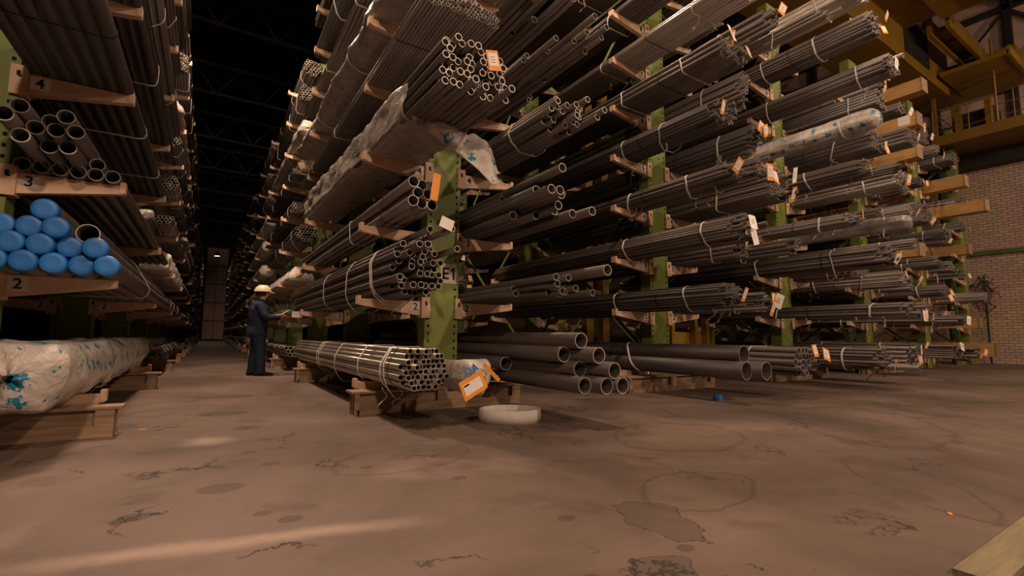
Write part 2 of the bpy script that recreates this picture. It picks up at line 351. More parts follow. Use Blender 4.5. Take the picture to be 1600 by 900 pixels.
# ================================================================== racks
ROWX = dict(D=-1.65, E=2.43, F=6.43, G=10.43, H=14.43, I=18.43, J=22.43)
ROWN = dict(D='left rack', E='E1 rack', F='first rack right of E1', G='second rack right of E1', H='third rack right of E1', I='fourth rack right of E1', J='last rack before brick wall')
Y0C, DYC = 5.43, 3.85
HW = .22
def LZ(l, row=''): return .31 if l == 1 else 1.24 + .84 * (l - 2) + (.04 if row == 'D' else 0)
ORD = ['first', 'second', 'third', 'fourth', 'fifth', 'sixth', 'seventh', 'eighth', 'ninth', 'tenth', 'eleventh', 'twelfth', 'thirteenth', 'fourteenth', 'fifteenth']
_arm = {}
def arm_mesh(s, lvl, card, tip=1.02):
    key = (s, lvl if card else 0, card, tip)
    if key in _arm: return _arm[key]
    b = MB(); x0, x1 = s * HW, s * tip
    b.prism([(x0, -.17), (x1, -.055), (x1, 0), (x0, 0)] if s > 0 else [(x0, 0), (x1, 0), (x1, -.055), (x0, -.17)], 'y', .0, .012, 'cream')
    b.box(min(x0, x1), max(x0, x1), -.005, .085, -.014, 0, 'cream')
    b.add([(x0, 0, -.17), (x1, 0, -.055), (x1, .07, -.055), (x0, .07, -.17), (x0, 0, -.182), (x1, 0, -.067), (x1, .07, -.067), (x0, .07, -.182)],
          [(0, 1, 2, 3), (7, 6, 5, 4), (0, 4, 5, 1), (1, 5, 6, 2), (2, 6, 7, 3), (3, 7, 4, 0)], 'cream')
    b.box(x1 - .03 if s > 0 else x1 - .01, x1 + .01 if s > 0 else x1 + .03, -.006, .086, -.06, .035, 'cream')
    me = b.mesh('arm')
    b = MB(); xa, xb = sorted((s * (HW - .05), s * (HW + .055))); b.box(xa, xb, -.035, -.01, -.2, .05, 'cream'); 
    xa, xb = sorted((s * HW, s * (HW + .055))); b.box(xa, xb, -.012, .1, -.2, .05, 'cream')
    c = s * HW; b.box(c - .012, c + .012, -.038, -.034, -.04, .0, 'hole'); b.box(c - .004, c + .02, -.038, -.034, -.05, -.036, 'hole'); mb = b.mesh('bracket')
    mc = None
    if card:
        b = MB(); cx = s * (HW + .125); cz = -.07; b.box(cx - .06, cx + .06, -.004, 0, cz - .055, cz + .055, 'card'); text_into(b, str(lvl), .12, 'black', cx, -.006, cz); mc = b.mesh('number_card')
    _arm[key] = (me, mb, mc); return _arm[key]
_up = {}
def upright_mesh(h):
    if h in _up: return _up[h]
    b = MB(); b.box(-HW, HW, 0, .02, 0, h, 'green'); b.box(-HW, -HW + .02, .02, .22, 0, h, 'green'); b.box(HW - .02, HW, .02, .22, 0, h, 'green'); b.box(-HW, HW, .2, .22, 0, h, 'green')
    z = .12
    while z < h - .05:
        for s in (-1, 1): b.box(s * (HW - .045) - .013, s * (HW - .045) + .013, -.002, .003, z - .015, z + .015, 'hole')
        z += .092
    _up[h] = b.mesh('upright'); return _up[h]
def column(row, k, h=8.2, levels=9, card=False, sides=(-1, 1)):
    if row == 'J': sides = (-1,)
    X = ROWX[row]; y = Y0C + DYC * k - (.1 if row == 'D' else 0)
    lab = ('green punched upright carrying the E1 sign at the aisle corner' if (row, k) == ('E', 0) else
           ('green punched steel upright with cream arms, front of the %s' % ROWN[row] if k == 0 else 'green steel upright with cream arms, %s back in the %s' % (ORD[k], ROWN[row])))
    t = thing('rack_column', lab, 'rack column', (X, y, 0), 0, 'cantilever rack columns')
    link('upright', upright_mesh(h), t)
    b = MB(); b.box(-.9, .9, .03, .19, 0, .13, 'green'); b.build('foot', t)
    for l in range(1, levels + 1):
        for s in sides:
            ma, mbk, mc = arm_mesh(s, l, card, .95 if row == 'D' else 1.02)
            a = link('arm', ma, t, (0, 0, LZ(l, row))); link('bracket', mbk, a)
            if mc: link('number_card', mc, a)
    return t
cols = {}
for row in 'DEFGHIJ':
    for k in range(14 if row in 'DE' else 3):
        cols[row, k] = column(row, k, h=8.4, card=(k < 2), levels=9)
# the E1 sign: a sticker on its upright
b = MB(); b.box(-.03, .19, -.006, 0, 1.48, 1.73, 'card'); 
for q in ((.0, .025, 1.53, 1.68), (.0, .085, 1.53, 1.557), (.0, .08, 1.592, 1.617), (.0, .085, 1.653, 1.68), (.135, .160, 1.53, 1.68)): b.box(q[0], q[1], -.009, -.006, q[2], q[3], 'black')
b.prism([(.108, 1.635), (.135, 1.645), (.135, 1.68), (.108, 1.655)], 'y', -.009, -.006, 'black'); o = b.build('rack_sign', cols['E', 0]); o['label'] = 'white E1 sign'
# bracing between columns
def brace(row, k, z0, z1, word):
    b = MB(); X = ROWX[row]; y0 = Y0C + DYC * k + .22; y1 = Y0C + DYC * (k + 1)
    b.bar((X, y0, z0), (X, y1, z1), .012, .07, 'green'); b.bar((X, y0, z1), (X, y1, z0), .012, .07, 'green'); b.bar((X, y0, z1), (X, y1, z1), .05, .08, 'green')
    tag(b.build('cross_brace'), 'green steel cross brace, %s bay %s, %s' % (word, 'front' if k == 0 else ORD[k], ROWN[row]), 'brace', 'rack cross braces')
for row in 'DEFGHIJ':
    for k in range(2): brace(row, k, .5, 3.6, 'lower'); brace(row, k, 3.8, 7.4, 'upper')

# timber bearers on the floor
def bearer(x0, x1, y, h, lab):
    t = thing('timber_bearer', lab, 'bearer', ((x0 + x1) / 2, y, 0), 0, 'timber bearers on the floor')
    L_ = x1 - x0; H = L_ / 2
    b = MB(); b.box(-H - .03, H + .05, -.02, .17, h - .022, h, 'wood'); b.box(-H - .03, H * .86, .19, .27, h - .02, h - .002, 'wood'); b.build('top_board', t)
    b = MB(); b.box(-H, H, .03, .05, .0, h - .022, 'wood'); b.box(-H, H * .97, .13, .15, .0, h - .022, 'wood'); b.build('web_board', t)
    for x in (-H, -.1, H - .12):
        b = MB(); b.box(x, x + (.05 if x == -H else .12), -.01, .19, 0, h - .022, 'wood'); b.build('block', t)
    b = MB(); b.box(-H + .55, H - .05, -.012, .03, .0, .095, 'wood'); b.box(-H + .03, -H + .35, -.01, .03, 0, .05, 'wood'); b.build('bottom_board', t)
for row in 'DEFGH':
    for k in range(12 if row in 'DE' else 1):
        X = ROWX[row]; x0, x1 = (X - 1.1, X + .95) if row != 'D' else (X - .95, X + 1.06)
        bearer(x0, x1, 5.1 + DYC * k + (-.06 if row == 'D' else 0), .24, 'rough timber bearer on floor, %s, under %s' % ('front' if k == 0 else ORD[k] + ' back', ROWN[row]))

# ================================================================== bundles
_pm = {}
def pipe_mesh(r, L, mt, seg=14, wall=.16):
    key = (round(r, 4), round(L, 2), mt, seg)
    if key not in _pm:
        b = MB(); b.tube(0, 0, 0, L, r, seg, mt, wall); _pm[key] = b.mesh('pipe')
    return _pm[key]
def hexpack(W, H, r, shape, rnd):
    """centres (x, z) with z measured from the resting surface"""
    pts = []; nrow = max(1, int((H - 2 * r) / (r * 1.74)) + 1); n0 = max(1, int(W / (2 * r)))
    for j in range(nrow):
        z = r + j * r * 1.735; off = r if j % 2 else 0
        for i in range(n0 - (j % 2)):
            x = -n0 * r + r + i * 2 * r + off
            if shape == 'round' and nrow > 2:
                u = x / (W / 2 - r * .3); v = (z - H / 2) / (H / 2 - r * .3)
                if u * u + v * v > 1.0: continue
            if shape == 'heap' and abs(x) > W / 2 * (1.05 - .75 * j / max(1, nrow)): continue
            if shape == 'flat' and j == nrow - 1 and rnd.random() < .25: continue
            pts.append((x + rnd.uniform(-.04, .04) * r, z))
    return pts
def hull(pts, r, off=.006, n=14):
    P = sorted({(round(x + (r + off) * math.cos(2 * PI * k / n), 5), round(z + (r + off) * math.sin(2 * PI * k / n), 5)) for x, z in pts for k in range(n)})
    def half(P):
        h = []
        for p in P:
            while len(h) > 1 and (h[-1][0] - h[-2][0]) * (p[1] - h[-2][1]) - (h[-1][1] - h[-2][1]) * (p[0] - h[-2][0]) <= 0: h.pop()
            h.append(p)
        return h
    a = half(P); c = half(P[::-1]); return a[:-1] + c[:-1]
def resample(loop, n):
    L = [Vector((*p, 0)) for p in loop] + [Vector((*loop[0], 0))]; d = [0]
    for i in range(len(L) - 1): d.append(d[-1] + (L[i + 1] - L[i]).length)
    out = []; j = 0
    for k in range(n):
        t = d[-1] * k / n
        while d[j + 1] < t: j += 1
        u = (t - d[j]) / max(1e-9, d[j + 1] - d[j]); p = L[j].lerp(L[j + 1], u); out.append((p.x, p.y))
    return out
_ring = {}
def strap_obj(parent, pts, r, y, w=.03, mt='strap', droop=0, tilt=0, rnd=random):
    lp = resample(hull(pts, r), 44); b = MB(); zs = [p[1] for p in lp]; zc = (max(zs) + min(zs)) / 2
    P = []
    for x, z in lp:
        k = max(0, (zc - z) / (zc - min(zs) + 1e-6)); P.append(Vector((x * (1 + .0 * k), y + tilt * (z - zc) / .3 + (droop * .35 * k * k), z - droop * k * k)))
    b.path(P, w, 0, mt, close=True); return solid(b.build('strap' if mt == 'strap' else 'band', parent), .004)
def tag_obj(parent, x, y, z, rnd, size=.15, style=None):
    """hanging label: orange card with white paper"""
    st = style or rnd.choice(['orange', 'orange', 'paper', 'both']); b = MB(); R = Matrix.Rotation(rnd.uniform(-.5, .5), 3, 'Y') @ Matrix.Rotation(rnd.uniform(-.35, .35), 3, 'Z') @ Matrix.Rotation(rnd.uniform(-.3, .5), 3, 'X')
    p = (x, y, z); w = size * .42; h = size * .6
    b.box(x - w, x + w, y - .0015, y + .0015, z - h, z + h, 'paper' if st == 'paper' else 'orange', R, p)
    if st != 'paper': b.box(x - w * .75, x + w * .75, y - .004, y - .0016, z - h * .55, z + h * .7, 'paper', R, p)
    for k in range(3): b.box(x - w * .5, x + w * .3, y - .0052, y - .0041, z + h * (.3 - .25 * k), z + h * (.34 - .25 * k), 'black', R, p)
    o = b.build('tag', parent); o['label'] = 'orange and white tag' if st != 'paper' else 'white paper tag'; return o
def wrap_obj(parent, pts, r, y0, y1, mt, name='wrapping', close_front=True, lump=.03, seed=0, puff=0.0, n=48):
    lp = resample(hull(pts, r, .012), n); cx = sum(p[0] for p in lp) / n; cz = sum(p[1] for p in lp) / n
    L = y1 - y0; K = max(10, int(L / .09)); vs = []; fs = []; mb = MB()
    rings = [(y0 + L * k / K, 1, 1) for k in range(K + 1)]
    if close_front: rings = [(y0 - .115, .10, .1), (y0 - .105, .36, .5), (y0 - .085, .66, 1), (y0 - .045, .90, 1)] + rings
    for (y, f, g) in rings:
        pf = 1 + puff * math.exp(-((y - y0) / .25) ** 2)
        for (x, z) in lp:
            nv = noise.noise(Vector((x * 4 + seed, y * 3, z * 4))) + .5 * noise.noise(Vector((x * 11 + seed, y * 9, z * 11)))
            k = f * pf + lump * nv * g / .2 * .35
            zz = cz + (z - cz) * k
            vs.append((cx + (x - cx) * k, y + (.02 * nv if g < 1 else 0), max(zz, min(p[1] for p in lp) - .003)))
    R = len(rings)
    for j in range(R - 1):
        for i in range(n): fs.append((j * n + i, j * n + (i + 1) % n, (j + 1) * n + (i + 1) % n, (j + 1) * n + i))
    if close_front: fs.append(tuple(range(n)))
    mb.add(vs, fs, mt, True); return solid(mb.build(name, parent), .004) if not close_front else mb.build(name, parent)

def bundle(label, x, zb, y0, L=6.0, W=.4, H=.3, r=.025, shape='round', mt='steel', jit=.04, detail=True, straps=(), bands=(), tags=0, seed=0, droopy=False, pitch=0, name='pipe_bundle', group='strapped pipe bundles', seg=12, wrapped=None, tagstyle=None, cat='pipe bundle', wall=.16, caps=0, label_tagsize=.15):
    rnd = random.Random(seed * 77 + 5)
    pts = hexpack(W, H, r, shape, rnd)
    t = thing(name, label, cat, (x, y0, zb), 0, group); t.rotation_euler = (pitch, 0, 0)
    if wrapped:
        wrap_obj(t, pts, r, .12, L - .05, wrapped, seed=seed, lump=.085, n=64)
    elif detail:
        for (px, pz) in pts:
            o = link('pipe', pipe_mesh(r, L, mt, seg, wall), t, (px, rnd.uniform(-jit, jit) if rnd.random() > .12 else rnd.uniform(-jit * 3, jit), pz))
            if caps:
                b = capmesh(r); c = link('end_cap', b, o, (0, 0, 0))
    else:
        b = MB()
        for (px, pz) in pts:
            j = rnd.uniform(-jit, jit); b.tube(px, pz, j, j + L, r, 8, mt, .2)
        o = b.build('pipes', t)
        if len(pts) > 100: o['kind'] = 'stuff'
    for s in straps: strap_obj(t, pts, r, s, rnd.choice((.025, .035)), 'strap', .03 + (rnd.uniform(0, .10) if droopy else 0), rnd.uniform(-.08, .08))
    for s in bands: strap_obj(t, pts, r, s, .012, 'wire', .0, rnd.uniform(-.05, .05))
    if detail or rnd.random() < .35:
        for s in list(straps)[:2]:
            if rnd.random() < .6:
                px = rnd.uniform(-.4, .4) * W; zz = 0 if rnd.random() < .5 else min(H, .1); P_ = []
                for q in range(9): P_.append(Vector((px + .035 * math.sin(q * .9 + px * 9), s + .02 * q * rnd.uniform(.5, 1.2), -.012 - q * .026)))
                b = MB(); b.path(P_, .022, 0, 'strap'); solid(b.build('ribbon_end', t), .003)
    for k in range(tags):
        px, pz = rnd.choice(pts); tag_obj(t, px + rnd.uniform(-.05, .05), -jit * 1.5 - .05 - .03 * k, pz + rnd.uniform(-.08, .04), rnd, rnd.uniform(.13, .19) * label_tagsize / .15, tagstyle)
    return t
_cap = {}
def capmesh(r):
    if r not in _cap:
        b = MB(); n = 24; prof = [(0, -.032), (.5, -.032), (.88, -.034), (.97, -.030), (1.04, -.018), (1.05, .0), (1.05, .05), (1.0, .052)]
        vs = [(r * p * math.cos(2 * PI * k / n), y, r * p * math.sin(2 * PI * k / n)) for p, y in prof[1:] for k in range(n)]
        b.add(vs, [(j * n + i, (j + 1) * n + i, (j + 1) * n + (i + 1) % n, j * n + (i + 1) % n) for j in range(len(prof) - 2) for i in range(n)] + [tuple(range(n))], 'blue', True)
        _cap[r] = b.mesh('end_cap')
    return _cap[r]
def loose(label, spots, r, L=6.0, mt='steel', zb=0, group='loose pipes', seg=16, name='steel_pipe', cat='pipe', wall=.14):
    """separate unstrapped pipes: spots = (x, front y, z centre)"""
    for k, (x, y, z) in enumerate(spots):
        o = link(name, pipe_mesh(r, L, mt, seg, wall), None, (x, y, z + zb)); lb = label
        if len(spots) > 3:
            z0 = min(p[2] for p in spots); tier = int(round((z - z0) / (r * 1.735))); same = sorted(p[0] for p in spots if abs(p[2] - z) < r * .5); n_ = same.index(x)
            lb += ', %s tier, ' % ['bottom', 'second', 'third', 'fourth', 'fifth', 'sixth', 'seventh'][tier] + ('leftmost' if n_ == 0 else 'rightmost' if n_ == len(same) - 1 else '%s from left' % ORD[n_])
        tag(o, lb, cat, group)

NUM = ['zero', 'one', 'two', 'three', 'four', 'five', 'six', 'seven', 'eight', 'nine', 'ten']
def desc(adj, l, s, slot, seg, row):
    p = [adj, 'level ' + NUM[l], ('left' if s < 0 else 'right') + ' arms']
    if slot: p.append(slot)
    return ', '.join(p) + ', ' + (seg + ' ' if seg else '') + ROWN[row]

done = set()
# ---- E1 rack, aisle side -------------------------------------------------
bundle('bright hexagonal bundle of about sixty tubes near floor beside the worker aisle', 1.70, .33, 4.15, 6.2, .52, .40, .027, 'round', 'steel_light', .05, straps=(.42, .52, 1.35, 2.5, 3.6, 3.75), bands=(.3,), seed=1, droopy=True, wall=.2)
t = thing('pipe_bundle', 'narrow floor bundle whose end is bagged in white printed film with orange label', 'pipe bundle', (2.085, 3.72, .31), 0, 'strapped pipe bundles')
pts = hexpack(.21, .30, .03, 'round', random.Random(2))
for px, pz in pts: link('pipe', pipe_mesh(.03, 6, 'steel_grey', 12), t, (px, .1, pz))
wrap_obj(t, pts, .03, .12, .75, 'pinkwrap', 'film_bag', lump=.05, seed=4, puff=.22)
b = MB(); R = Matrix.Rotation(-.42, 3, 'Y') @ Matrix.Rotation(.15, 3, 'Z')
b.box(-.27, -.01, -.07, -.067, -.02 - .085, -.02 + .085, 'orange', R); b.box(-.245, -.05, -.074, -.071, -.02 - .05, -.02 + .045, 'paper', R, (-.14, -.069, -.02)); b.box(-.235, -.18, -.077, -.0745, .005, .02, 'black', R, (-.14, -.069, -.02)); o = b.build('shipping_label', t, (0, 0, .12)); o['label'] = 'orange bordered white label'
b = MB(); R = Matrix.Rotation(.75, 3, 'Y'); b.box(-.10, .12, -.012, -.008, -.018, .018, 'orange', R); o = b.build('tape', t, (.05, -.02, .2)); o['label'] = 'orange tape'
b = MB(); vs, fs = text_mesh('DA', .12, 'blue'); b.add([(.86 * v.x * .9 - .5 * v.y - .11, .02 - v.z + .10 * v.x, v.y * .86 + v.x * .45 + .215) for v in vs], fs, 'blue'); o = b.build('lettering', t); o['label'] = 'blue DA lettering'
done |= {('E', -1, 1, 0)}
rag = bundle('large ragged bundle of dark tubes, level two of E1 rack, half covering the sign', 1.77, 1.24, 4.62, 6.3, .60, .58, .034, 'round', 'steel', .16, straps=(.62, .68, 1.75, 3.2), seed=3, droopy=True, wall=.18)
for px_, py_, pz_ in ((.20, -.42, .64), (.30, -.34, .46), (.02, -.30, .635)): link('pipe', pipe_mesh(.034, 6.3, 'steel_grey', 12, .18), rag, (px_, py_, pz_))
o = MB(); o.box(-.07, .07, 0, .003, -.09, .02, 'paper', Matrix.Rotation(.3, 3, 'Y')); tag(o.build('paper_tag', None, (1.90, 4.17, 1.95)), 'white paper tag on the jutting tube above the ragged level 2 bundle', 'tag')
t = bundle('three tier stack of wide tubes, level three of E1 rack, orange tag at end', 1.72, 2.08, 4.35, 6.3, .42, .36, .055, 'flat', 'steel_grey', .08, straps=(2.2,), bands=(.8,), seed=8, wall=.12, seg=18)
b = MB(); R = Matrix.Rotation(.12, 3, 'Y'); b.box(.02, .10, -.16, -.155, .05, .32, 'orange', R); o = b.build('tag', t); o['label'] = 'long orange tag'
b = MB(); 
t = bundle('big sheet wrapped bundle, level four of E1 rack, forty tube ends exposed', 1.78, 2.92, 3.45, 6.8, .66, .46, .032, 'flat', 'steel', .10, seed=5, pitch=-.0, wall=.2, seg=14)
t.rotation_euler = (math.radians(2.2), 0, 0); t.location.z = 2.85
wrap_obj(t, hexpack(.70, .50, .032, 'flat', random.Random(5)), .03, .75, 6.5, 'wrap', 'wrapping_sheet', close_front=False, lump=.06, seed=9, n=80)
tag_obj(t, .08, -.2, .26, random.Random(3), .14, 'both')
# loose hanging corner of the sheet
b = MB(); nu, nv = 14, 16; vs = []
for j in range(nv + 1):
    for i in range(nu + 1):
        u, v = i / nu, j / nv
        e = min(1, max(0, (u - .15) / .65)); e = e * e * (3 - 2 * e)
        x = -.31 + .66 * u + v * (.16 - .16 * u * (1 - u) + .10 * e) - .12 * v * v * e * (u > .9); y = .62 - .34 * v * e + .05 * math.sin(u * 9 + v * 6)
        z = -.02 - v * (.12 + .50 * e - .16 * max(0, u - .75) / .25) + .05 * noise.noise(Vector((u * 5, v * 5, 3)))
        vs.append((x, y, z))
b.add(vs, [(j * (nu + 1) + i, j * (nu + 1) + i + 1, (j + 1) * (nu + 1) + i + 1, (j + 1) * (nu + 1) + i) for j in range(nv) for i in range(nu)], 'wrap_blue', True)
o = solid(b.build('sheet_corner', t), .003); o['label'] = 'torn hanging corner of the sheet'
bundle('wide flat bundle of thin grey tubes, level five of E1 rack, aisle side, front', 1.79, 3.76, 3.7, 6.6, .78, .17, .0175, 'flat', 'steel_grey', .03, straps=(3.4, 5.2), bands=(.7,), seed=6, seg=10)
bundle('sheet wrapped long bundle, level six of E1 rack, aisle side, front', 1.78, 4.60, 4.4, 6.4, .72, .32, .03, 'round', 'steel', seed=16, wrapped='wrap', straps=(2.2, 4.4))
for l in range(1, 7): done.add(('E', -1, l, 0))
# ---- left rack -----------------------------------------------------------
t = bundle('floor bundle fully bagged in white film with blue print, left rack', -1.04, .31, 4.25, 5.6, .52, .46, .04, 'round', 'steel', seed=21, wrapped='wrap_blue', straps=(2.3, 2.42), droopy=True)
tag_obj(t, -.13, -.06, .28, random.Random(4), .22, 'both')
pr_ = random.Random(31)
r = .079; pts = [(-1.35 + i * .16, 1.24 + r) for i in range(4)] + [(-.71, 1.24 + r)] + [(-1.27 + i * .16, 1.24 + r + .137) for i in range(4)] + [(-1.35 + i * .16, 1.24 + r + .274) for i in range(4)] + [(-1.11, 1.24 + r + .411)]
t = thing('pipe_stack', 'stack of wide pipes with bright blue end caps, level two of left rack', 'pipe stack', (-1.1, 4.97, 1.28), 0, 'capped pipe stacks')
for k, (x, z) in enumerate(pts):
    if k in (12,): o = link('pipe', pipe_mesh(r, 6.2, 'steel', 24, .1), t, (x + 1.1, pr_.uniform(.1, .14), z - 1.24)); continue
    o = link('pipe', pipe_mesh(r, 6.2, 'steel', 24, .1), t, (x + 1.1, pr_.uniform(-.06, .06), z - 1.24)); link('end_cap', capmesh(r), o)
strap_obj(t, [(x + 1.1, z - 1.24) for x, z in pts], r, 2.3, .03, 'strap', .03); strap_obj(t, [(x + 1.1, z - 1.24) for x, z in pts], r, .8, .012, 'wire', 0)
# open tubes on level 3: unstrapped
r = .056; sp = [(x_, y_, z_) for x_, y_, z_ in
    [(-1.34 + k * .113, 5.26, r) for k in range(6)] +
    [(-1.25, 4.80, 3 * r - .015), (-1.13, 4.98, 3 * r - .015), (-1.01, 4.92, 3 * r - .015), (-.89, 5.3, 3 * r - .015)] +
    [(-1.31, 4.66, 5 * r - .03), (-1.19, 4.86, 5 * r - .03), (-1.07, 4.84, 5 * r - .03), (-.95, 4.8, 5 * r - .03)] +
    [(-1.25, 4.72, 7 * r - .045), (-1.13, 4.95, 7 * r - .045), (-1.01, 4.78, 7 * r - .045)]]
loose('open ended loose pipe, level three left rack', sp, r, 6, 'steel', LZ(3, 'D'), 'loose pipes on level 3 of the left rack', 20)
bundle('wide flat bundle of thick dark pipes, level four of left rack, front', -1.04, 2.96, 3.35, 6.2, .74, .30, .05, 'flat', 'steel_dark', .04, straps=(3.0, 4.6), bands=(1.0,), seed=22, seg=16)
bundle('flat bundle of dark pipes, level five of left rack, front', -1.05, 3.80, 3.9, 6.2, .76, .34, .045, 'flat', 'steel_dark', .05, straps=(3.0,), seed=23)
for l in range(1, 6): done.add(('D', 1, l, 0))
# ---- E1 rack, right side: mostly loose pipes -----------------------------
r = .078
sp = [(2.78, 4.75, r), (2.94, 3.36, r), (3.10, 3.24, r), (3.26, 3.2, r), (2.86, 4.6, .214), (3.02, 3.52, .214), (3.18, 3.22, .214), (2.94, 3.66, .35), (3.10, 3.34, .35), (3.02, 3.5, .486)]
loose('thick loose pipe near floor right of E1', sp, r, 6.0, 'steel', .31, 'thick loose pipes near the floor', 26)
rs = random.Random(44)
def heap(label, x0, x1, z0, rows, r, ylo, yhi, mt, group, keep=.9):
    s = []
    n = int((x1 - x0) / (2 * r))
    for j in range(rows):
        for i in range(n - j):
            if rs.random() > keep: continue
            s.append((x0 + r + i * 2 * r + j * r, rs.uniform(ylo, yhi), z0 + r + j * r * 1.735))
    loose(label, s, r, 6.2, mt, 0, group, 16)
heap('loose pipe, level two, E1 rack right', 2.66, 3.36, LZ(2), 3, .035, 3.5, 4.7, 'steel', 'loose pipes on level 2 right of E1', .85)
loose('thickest pipe lying on top of the level 2 loose pipes right of E1', [(3.22, 3.34, LZ(2) + .235)], .055, 6, 'steel', 0, 'single pipes', 20)
heap('loose pipe, level three, E1 rack right', 2.66, 3.36, LZ(3), 6, .048, 3.6, 5.0, 'steel', 'loose pipes on level 3 right of E1', .75)
bundle('ragged round bundle of mixed tubes, level four of E1 rack, right arms', 2.95, LZ(4), 3.62, 6.2, .58, .34, .033, 'round', 'steel', .16, straps=(.7,), seed=45, wall=.2)
heap('loose thin tube, level five, E1 rack right', 2.66, 3.36, LZ(5), 3, .030, 3.0, 4.9, 'steel', 'loose pipes on level 5 right of E1', .75)
heap('loose tube, level six, E1 rack right', 2.66, 3.36, LZ(6), 3, .040, 3.4, 4.9, 'steel', 'loose pipes on level 6 right of E1', .75)
bundle('bundle of pale shining tubes, level seven of E1 rack, right arms', 3.0, LZ(7), 3.4, 6.2, .6, .16, .035, 'flat', 'steel_light', .08, bands=(1.0,), seed=46)
for l in range(1, 8): done.add(('E', 1, l, 0))
# ---- first rack right of E1, left arms ------------------------------------
r = .115
t = thing('pipe_bundle', 'three thick dark pipes held by a white strap near floor right of E1', 'pipe bundle', (5.85, 3.5, .31), 0, 'strapped pipe bundles')
pts = [(-.12, r), (.115, r), (0, r * 2.74)]
for k, (px, pz) in enumerate(pts): link('pipe', pipe_mesh(r, 6.2, 'steel_dark', 28, .07), t, (px, (0, -.12, .1)[k], pz))
strap_obj(t, pts, r, 1.9, .04, 'strap', .0, .25)
done.add(('F', -1, 1, 0))
spec = {  # (row, side, level): list of (x offset, W, H, r, shape, mat, y0, tags, kind)
 ('F', -1, 2): [(-.62, .42, .34, .02, 'round', 'steel_dark', 3.72, 1, ''), (-.32, .14, .2, .02, 'round', 'steel_dark', 3.5, 1, '')],
 ('F', -1, 3): [(-.64, .56, .34, .02, 'round', 'steel', 3.5, 3, '')],
 ('F', -1, 4): [(-.7, .38, .22, .018, 'round', 'steel', 3.6, 1, ''), (-.42, .26, .3, .018, 'round', 'steel', 3.4, 2, '')],
 ('F', -1, 5): [(-.64, .60, .30, .018, 'round', 'steel_dark', 3.75, 1, '')],
 ('F', -1, 6): [(-.66, .66, .26, .022, 'flat', 'steel', 3.55, 3, '')],
 ('F', -1, 7): [(-.66, .64, .16, .035, 'flat', 'steel_light', 3.4, 0, '')],
 ('F', -1, 8): [(-.64, .6, .2, .04, 'flat', 'steel', 3.3, 0, '')],
 ('G', -1, 1): [(-.66, .56, .38, .03, 'round', 'steel', 3.5, 2, ''), (-.35, .16, .16, .05, 'round', 'steel_grey', 3.15, 0, '')],
 ('G', -1, 2): [(-.62, .56, .26, .03, 'flat', 'steel', 3.1, 1, 'orange')],
 ('G', -1, 3): [(-.64, .60, .40, .035, 'round', 'steel', 3.35, 2, '')],
 ('G', -1, 4): [(-.62, .56, .2, .02, 'flat', 'steel_grey', 3.85, 1, '')],
 ('G', -1, 5): [(-.7, .40, .30, .022, 'round', 'steel', 3.6, 1, ''), (-.38, .2, .2, .02, 'round', 'steel', 3.2, 1, '')],
 ('G', -1, 6): [(-.62, .42, .34, .03, 'round', 'steel', 3.3, 0, 'bluewrap')],
 ('G', -1, 7): [(-.62, .6, .34, .025, 'round', 'steel', 3.1, 1, '')],
 ('G', -1, 8): [(-.64, .62, .42, .025, 'round', 'steel', 3.3, 2, '')],
 ('G', -1, 9): [(-.64, .6, .3, .03, 'flat', 'steel_light', 3.5, 1, '')],
 ('G', 1, 4): [(.62, .4, .3, .03, 'round', 'steel', 3.35, 0, 'film')],
 ('G', 1, 2): [(.62, .56, .26, .03, 'flat', 'steel', 3.4, 1, '')],
 ('H', 1, 2): [(.62, .60, .16, .035, 'flat', 'steel', 3.75, 2, '')],
 ('I', 1, 1): [(.60, .56, .4, .06, 'flat', 'steel', 4.5, 2, 'caps')],
 ('G', 1, 8): [(.62, .16, .16, .05, 'round', 'steel_grey', 3.3, 0, '')],
 ('H', -1, 9): [(-.62, .3, .25, .05, 'round', 'steel_grey', 4.6, 2, 'caps')],
}
spec2 = {('E', -1, 7, 1): [(-.66, .50, .46, .03, 'round', 'steel', 11.64, 1, 'wrap')],
 ('E', -1, 9, 1): [(-.62, .44, .42, .036, 'round', 'steel_grey', 12.0, 0, '')], ('E', -1, 5, 1): [(-.64, .6, .3, .035, 'flat', 'steel', 12.3, 0, '')],
 ('E', -1, 4, 1): [(-.66, .5, .4, .035, 'round', 'steel', 11.5, 0, '')], ('E', -1, 5, 2): [(-.7, .5, .42, .03, 'round', 'steel', 18.9, 0, 'pinkwrap')],
 ('E', -1, 4, 2): [(-.7, .5, .42, .03, 'round', 'steel', 19.2, 0, 'pinkwrap')], ('E', -1, 3, 2): [(-.7, .5, .42, .03, 'round', 'steel', 18.8, 0, 'pinkwrap')],
 ('E', -1, 8, 1): [(-.66, .6, .4, .035, 'flat', 'steel', 11.6, 1, '')], ('E', -1, 6, 2): [(-.7, .45, .4, .03, 'round', 'steel', 18.4, 0, 'pinkwrap')]}
